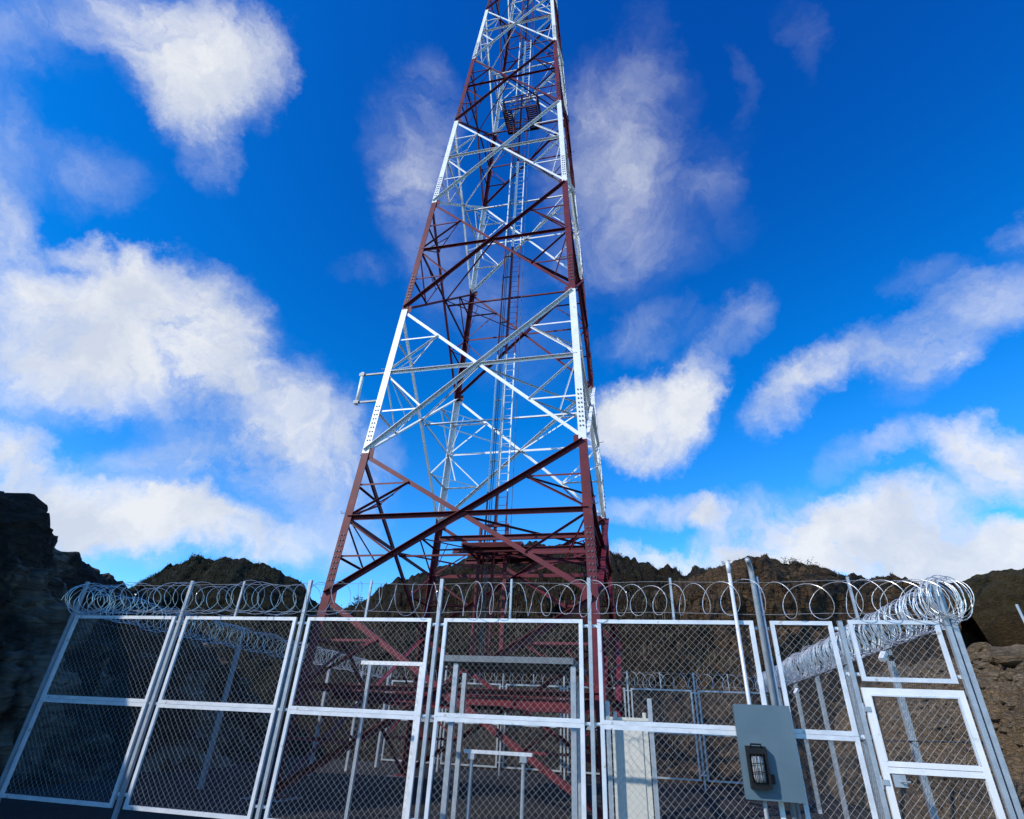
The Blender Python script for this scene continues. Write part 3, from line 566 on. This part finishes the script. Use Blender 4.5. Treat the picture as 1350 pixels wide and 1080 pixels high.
TOP, MID, BOT = 3.095, 1.682, .22
def post(root, x, top, wd=.06, mat='post', plate=True, y=0.0, clips=(TOP - .09, MID, .4), gap=.112):
    b = MB(); b.box(x - wd / 2, x + wd / 2, y - wd / 2, y + wd / 2, -.25, top); o = b.build('post', M[mat], root)
    for z in clips:
        c = MB(); yb = wd / 2 + .001; c.box(x - gap + .004, x + gap - .004, yb, yb + .01, z - .022, z + .022)
        for s_ in (-.07, .07): c.tube([(x + s_, yb - .016, z), (x + s_, yb + .002, z)], .012, 6)
        c.build('clip', M['galv'], o)
    return o
def upright(root, x, z0, z1, lean=0):
    b = MB(); b.bar((x, 0, z0), (x + lean, 0, z1), .034, .034, (0, 1, 0)); return b.build('razor_wire_upright', M['post'], root)
def strands(root, x0, x1, zs):
    for z in zs:
        b = MB(); n_ = 40; b.tube([(x0 + (x1 - x0) * i / n_, .012 * math.sin(i * 1.7), z + .012 * math.sin(i * .9)) for i in range(n_ + 1)], .0035, 4); b.build('support_wire', M['wire'], root)
def plain_fence(name, label, loc, rz, nb, pw=2.5, framed=True, mat='post'):
    root = thing(name, label, 'fence', loc, rz, 'chain link fences round the compound')
    for k in range(nb):
        x0, x1 = k * pw + .105, (k + 1) * pw - .105
        if framed:
            panel(root, x0, x1, MID + .0015, TOP, mat=mat); panel(root, x0, x1, BOT, MID - .0015, mat=mat); upright(root, k * pw + 1.25, TOP + .001, 3.68)
        else: link('chain_link_mesh', chain(pw - .1, TOP - .1, r=.0018, wm_='wire_shaded'), root, (k * pw + .05, .05, .08))
    for k in range(nb + 1): 
        if framed: post(root, k * pw, TOP + .6, .06)
        else: b = MB(); b.box(k * pw - .05, k * pw + .05, -.045, .045, -.25, TOP + .1); b.bar((k * pw, 0, TOP + .101), (k * pw, 0, 3.62), .035, .035, (0, 1, 0)); b.build('post', M['post'], root)
    if not framed:
        for z in (TOP - .04, MID): b = MB(); b.tube([(0, .062, z), (nb * pw / 2, .062, z - .02), (nb * pw, .062, z)], .011, 6); b.build('tension_cable', M['steel_dark'], root)
    strands(root, 0, nb * pw, (TOP + .12, TOP + .56)); return root
# front fence
ff = thing('chain_link_fence', 'front run of silver chain link fence facing the viewer', 'fence', P(0, 0), FA, 'chain link fences round the compound')
for k in range(-1, 4):
    x0, x1 = k * 2.5 + .112, (k + 1) * 2.5 - .112
    panel(ff, x0, x1, MID + .0015, TOP, .056); panel(ff, x0, x1, BOT, MID - .0015, .056)
panel(ff, 10.118, 10.945, MID + .0015, TOP, .054); panel(ff, 10.118, 10.945, BOT, MID - .0015, .054)
panel(ff, 11.155, 12.29, 2.335, TOP + .02, .054)
for k in range(-1, 4): post(ff, k * 2.5 if k > -1 else -2.455, 3.73, .056)
post(ff, 11.05, TOP + .01, .058, clips=(TOP - .09, 2.42, MID, .4), gap=.105); post(ff, 12.39, 3.6, .06, clips=(TOP - .07, 2.42), gap=.1)
for x in (1.13, 3.69, 6.22, 8.77, 11.3): upright(ff, x, TOP + .001, 3.72)
b = MB(); b.box(12.455, 12.52, .0, .09, -.25, 3.2); b.build('post', M['post'], ff)
# round corner pole with a bent top
b = MB(); b.tube([(9.985, 0, -.2), (9.985, 0, 3.78), (9.975, -.03, 3.87), (9.95, -.1, 3.93), (9.93, -.17, 3.95)], .037, 12); pp = b.build('post', M['post'], ff, True)
b = MB(); b.tube([(10.055, .05, -.2), (10.055, .05, 3.74)], .026, 8); b.build('post', M['post'], ff, True)
c = MB(); c.box(9.89, 10.115, .081, .09, TOP - .11, TOP - .07); c.build('clip', M['galv'], pp)
strands(ff, -2.45, 12.45, (TOP + .1, TOP + .56))
# gate leaf
gt = thing('gate', 'bright silver gate leaf with chain link infill at the right end of the front fence', 'gate', P(11.11, -.012), FA)
b = MB(); gw, g0, g1, fb = 1.2, .25, 2.255, .078
b.box(0, gw, -.025, .025, g1 - fb, g1); b.box(0, gw, -.025, .025, g0, g0 + fb); b.box(0, fb, -.025, .025, g0 + fb, g1 - fb); b.box(gw - fb, gw, -.025, .025, g0 + fb, g1 - fb)
b.box(fb, gw - fb, -.023, .023, 1.30, 1.365); b.box(fb, gw - fb, -.023, .023, 1.371, 1.43); b.build('gate_frame', M['white'], gt)
b = MB(); b.box(fb, fb + .02, -.03, .0, 1.43, g1 - fb); b.box(fb + .02, gw - fb - .02, -.03, 0, g1 - fb - .02, g1 - fb); b.box(gw - fb - .02, gw - fb, -.03, 0, 1.43, g1 - fb); b.build('mesh_clamp', M['galv'], gt)
link('chain_link_mesh', chain(gw - 2 * fb, g1 - fb - 1.43, .09), gt, (fb, .005, 1.43)); link('chain_link_mesh', chain(gw - 2 * fb, 1.30 - g0 - fb, .09), gt, (fb, .005, g0 + fb))
for z in (.5, 1.2, 2.0):
    h_ = MB(); h_.tube([(-.03, -.005, z - .07), (-.03, -.005, z + .07)], .016, 8); h_.box(-.03, .05, -.034, -.026, z - .03, z + .03); h_.build('hinge', M['post'], gt)
b = MB(); b.box(.10, .24, -.05, -.026, 1.16, 1.29); b.tube([(.17, -.05, 1.22), (.17, -.09, 1.22), (.27, -.09, 1.22)], .011, 6); b.build('latch', M['post'], gt)
# the other three runs
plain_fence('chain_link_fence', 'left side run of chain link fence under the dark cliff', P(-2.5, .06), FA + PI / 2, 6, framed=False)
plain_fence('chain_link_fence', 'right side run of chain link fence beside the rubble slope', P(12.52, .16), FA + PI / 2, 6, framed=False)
plain_fence('chain_link_fence', 'back run of chain link fence below the scrubby hill', P(-2.44, 15.1), FA, 6, 2.49)

# razor wire coils
def coil(name, label, loc, rz, segs, r=.27, zc_=3.42, tape=.006, seed=1, rad_j=.02, yaw=lambda x: .5):
    rr = random.Random(seed); b = MB(); pts = []; x = segs[0][0]; th = 0.0; loops = {}; pj = [rr.uniform(.62, 1.4) for _ in range(97)]
    while x < segs[-1][1]:
        lp_ = int(th / (2 * PI)); pitch = next(p for (a, c, p) in segs if x < c) * pj[lp_ % 97]
        if lp_ not in loops: loops[lp_] = (r + rr.uniform(-rad_j, rad_j), rr.uniform(-.035, .03), rr.uniform(-1, 1), rr.uniform(-.05, .05))
        f = th / (2 * PI) - lp_; A, B_ = loops[lp_], loops.setdefault(lp_ + 1, (r + rr.uniform(-rad_j, rad_j), rr.uniform(-.035, .03), rr.uniform(-1, 1), rr.uniform(-.05, .05)))
        q = [A[i] * (1 - f) + B_[i] * f for i in range(4)]
        tilt = q[0] * (yaw(x) + q[2] * .38)
        pts.append(V((x - tilt * math.cos(th), q[3] + q[0] * math.cos(th), zc_ + q[1] - .03 * abs(math.sin(x * 2.51)) + q[0] * math.sin(th))))
        th += 2 * PI / 22; x += pitch / 22
    b.tube(pts, tape, 4)
    for i in range(2, len(pts) - 2, 2):                         # barbs
        d = (pts[i + 1] - pts[i - 1]).normalized(); n_ = d.orthogonal().normalized(); n_ = Matrix.Rotation(rr.random() * 6.28, 3, d) @ n_; l = tape * 3.4
        b.add([pts[i] - d * l * .7 + n_ * l, pts[i] + d * l * .2 - n_ * tape, pts[i] + d * l * .7 + n_ * l, pts[i] - d * l * .2 - n_ * tape], [(0, 1, 2, 3)])
    o = b.build(name, M['razor']); o.location = loc; o.rotation_euler = (0, 0, rz)
    return tag(o, label, 'razor wire', 'razor wire coils on top of the fences')
coil('razor_wire_coil', 'loosely stretched razor wire coil along the top of the front fence', P(0, 0), FA, [(-2.45, -1.6, .12), (-1.6, 2.6, .19), (2.6, 7.5, .30), (7.5, 9.8, .30), (9.8, 11.6, .32), (11.6, 12.3, .16), (12.3, 12.6, .05)], .255, 3.43, .0047, 3, .05, lambda x: -.75 if x < 2.4 else max(-.75, min(.6, -.75 + (x - 2.4) * .42)))
coil('razor_wire_coil', 'medium dense razor wire coil along the left side fence top', P(-2.5, .06), FA + PI / 2, [(-.1, 1.5, .14), (1.5, 15, .19)], .25, 3.40, .0062, 5)
coil('razor_wire_coil', 'tightly packed shiny razor wire coil along the right side fence top', P(12.5, 0), FA + PI / 2, [(-.15, .5, .06), (.5, 15, .088)], .285, 3.41, .0072, 9, .045)
coil('razor_wire_coil', 'thin sparse razor wire coil on the back fence top', P(-2.44, 15.1), FA, [(0, 15, .42)], .25, 3.40, .006, 11)

# ------------------------------------------------------------------ things in front of and inside the compound
# blue grey enclosure on the front fence
wb_ = -.16
(u0, zt_), (u1, _) = onw(966, 928, wb_ - .06), onw(1040, 930, wb_ - .06)
en = thing('enclosure', 'plain blue grey sheet metal box mounted on the front of the fence', 'utility box', P((u0 + u1) / 2, wb_), FA)
hwid = (u1 - u0) / 2; b = MB(); b.box(-hwid + .012, hwid - .012, -.05, .11, .95, zt_ - .012); b.build('box_body', M['bluebox'], en)
b = MB(); b.box(-hwid, hwid, -.064, -.0505, .94, zt_); b.build('cover_plate', M['bluebox'], en)
# caged lamp on the enclosure
(c0, z1_), (c1, _) = onw(983, 983, wb_ - .17), onw(1009, 983, wb_ - .17)
lm = thing('caged_lamp', 'black caged lamp with clear glass on the blue grey box', 'lamp', P((c0 + c1) / 2, wb_ - .07), FA); hx = (c1 - c0) / 2; H_ = .46
b = MB(); zt2 = z1_
b.box(-hx, hx, -.05, .005, zt2 - H_, zt2); b.box(-hx, hx, -.11, -.05, zt2 - .085, zt2); b.box(-hx, hx, -.11, -.05, zt2 - H_, zt2 - H_ + .06)
b.box(-hx - .004, -hx + .026, -.114, -.05, zt2 - H_ + .02, zt2 - .03); b.box(hx - .026, hx + .004, -.114, -.05, zt2 - H_ + .02, zt2 - .03)
b.tube([(-hx * .55, -.108, zt2 - .015), (-hx * .5, -.135, zt2 + .02), (hx * .5, -.135, zt2 + .02), (hx * .55, -.108, zt2 - .015)], .012, 6)
b.box(hx + .004, hx + .06, -.06, -.0, zt2 - .40, zt2 - .30); b.build('housing', M['black'], lm)
b = MB(); n_ = 14; ring_ = []; gl = [(-hx * .55, 0), ]
prof = [(.0, zt2 - .11), (.062, zt2 - .115), (.074, zt2 - .15), (.076, zt2 - .33), (.06, zt2 - .39), (0, zt2 - .395)]
for (r_, z) in prof:
    for k in range(n_): a = 2 * PI * k / n_; b.v.append((r_ * math.cos(a), -.082 + r_ * .55 * math.sin(a), z))
for i in range(len(prof) - 1):
    for k in range(n_): b.f.append((i * n_ + k, (i + 1) * n_ + k, (i + 1) * n_ + (k + 1) % n_, i * n_ + (k + 1) % n_)); b.m.append(0)
b.build('lamp_glass', M['glass'], lm, True)
b = MB()
for x in (-.06, -.022, .022, .06): b.tube([(x, -.125, zt2 - .08), (x, -.142, zt2 - .14), (x, -.142, zt2 - .36), (x, -.125, zt2 - .41)], .0055, 6)
for z in (zt2 - .2, zt2 - .29): b.tube([(-hx + .02, -.112, z), (-.05, -.145, z + .012), (0, -.15, z + .017), (.05, -.145, z + .012), (hx - .02, -.112, z)], .0055, 6)
b.build('cage', M['black'], lm, True)
# slim pole in front of the fence
(pu, pz_) = onw(959, 741, -.1); pl = thing('conduit_pole', 'slim pale pole rising from behind the blue grey box above the fence', 'pole', P(pu, -.1), FA)
b = MB(); b.tube([(0, 0, -.1), (0, 0, pz_)], .027, 10); b.build('pole', M['galv'], pl, True); b = MB(); b.tube([(0, 0, pz_ - .17), (0, 0, pz_ + .004)], .034, 10); b.build('coupling', M['galv'], pl, True)
# pale board on two angle posts
wq = 2.5; (ua, za), (ub, zb_) = onw(806, 945, wq), onw(853, 946, wq)
eq = thing('meter_board', 'cream board fixed between two steel posts behind the fence', 'board', P((ua + ub) / 2, wq), FA); hh = (ub - ua) / 2
b = MB(); b.box(-hh, hh, 0, .05, .12, za); b.box(-hh - .02, hh + .02, -.03, .06, za - .05, za - .001); b.build('board', M['cream'], eq)
b = MB(); b.box(-hh + .1, hh - .1, -.018, 0, .2, za - .14); b.build('panel_face', M['cream'], eq)
for (x, zt_) in ((-hh - .06, 2.08), (hh + .06, onw(853, 921, wq)[1])):
    b = MB(); b.box(x - .04, x + .04, -.03, -.022, -.1, zt_); b.box(x - .04, x - .032, -.022, .05, -.1, zt_); b.build('post', M['post'], eq)
for x in (-hh + .08, hh - .04):
    b = MB(); b.box(x - .04, x + .02, -.02, .03, za, za + .085); b.build('bracket', M['cream'], eq)
# equipment canopy
wc = 1.6; (ua, za) = onw(585, 866, wc); (ub, zb_) = onw(752, 872, wc); depth = 2.3; zr = (za + zb_) / 2; wid = ub - ua
cp = thing('equipment_canopy', 'open steel canopy with flat dark roof standing in front of the tower', 'canopy', P(ua, wc), FA)
b = MB(); b.box(.02, wid - .02, .06, depth - .06, zr - .02, zr + .03); b.build('roof_sheet', M['roof'], cp)
b = MB(); b.box(0, wid, -.0, .055, zr - .06, zr + .045); b.box(0, wid, depth - .055, depth, zr - .06, zr + .045); b.box(-.05, -.001, 0, depth, zr - .06, zr + .045); b.box(wid + .001, wid + .05, 0, depth, zr - .06, zr + .045)
for i in range(1, 4): b.box(.0, wid, depth * i / 4 - .03, depth * i / 4 + .03, zr - .085, zr - .022)
b.build('roof_frame', M['steel_grey'], cp)
for (x, y) in ((onw(600, 900, wc + .1)[0] - ua, .1), (onw(756, 900, wc + .1)[0] - ua, .1), (onw(611, 915, wc + depth - .1)[0] - ua + .0, depth - .1), (wid - .1, depth - .1)):
    b = MB(); b.box(x - .045, x + .045, y - .045, y + .045, -.1, zr - .0865); b.build('post', M['post'], cp)
# low pipe stand
ws = 2.0; (ua, za), (ub, _) = onw(612, 990, ws), onw(702, 996, ws)
stn = thing('pipe_stand', 'low H shaped galvanised stand under the canopy', 'stand', P(ua, ws), FA)
b = MB(); b.bar((0, 0, za), (ub - ua, 0, za), .07, .055); b.build('crossbar', M['galv'], stn)
for x in (onw(621, 1010, ws)[0] - ua, onw(690, 1010, ws)[0] - ua):
    b = MB(); b.tube([(x, 0, -.1), (x, 0, za - .03)], .034, 10); b.box(x - .06, x + .06, -.05, .05, za - .12, za - .028); b.build('leg', M['post'], stn)
# equipment racks under the canopy: red painted cabinet seen through the mesh
# white portal frame
wf = 2.0; (ua, za), (ub, _) = onw(488, 874, wf), onw(556, 878, wf)
pf_ = thing('portal_frame', 'white steel goalpost frame behind the third fence bay', 'frame', P(ua, wf), FA)
b = MB(); b.box(-.18, ub - ua + .03, -.035, .035, za - .035, za + .035); b.build('crossbar', M['white'], pf_)
for (x, mt) in ((.02, 'post'), (ub - ua, 'white')):
    b = MB(); b.box(x - .03, x + .03, -.03, .03, -.1, za - .036); b.build('post', M[mt], pf_)
# security lights on the right side fence
for (x, y, w_, lab) in ((1167, 866, 2.5, 'nearer small white security light on the right side fence'), (1052, 912, 8.3, 'farther small security light on the right side fence')):
    r_ = ray(x, y); nU = (12.35 + O.dot(UV)); t_ = nU / r_.dot(UV); p = EYE + r_ * t_
    sl_ = thing('security_light', lab, 'light', p, FA, 'security lights on the right side fence')
    b = MB(); b.bar((0, 0, .06), (-.10, -.1, -.06), .09, .07); b.build('lamp_body', M['galv'], sl_); b = MB(); b.bar((.0, .02, .0), (.16, .03, -.02), .03, .03); b.box(.06, .12, -.0, .05, -.06, .03); b.build('bracket', M['black'], sl_)
# leaning marker post far right
p = FX(1352, 822, 30); q = FX(1340, 797, 30); b = MB(); dz = q - p; b.tube([p - dz * .3, q], .05, 8); tag(b.build('marker_post', M['post']), 'short pale leaning post on the hill at the right edge', 'post')
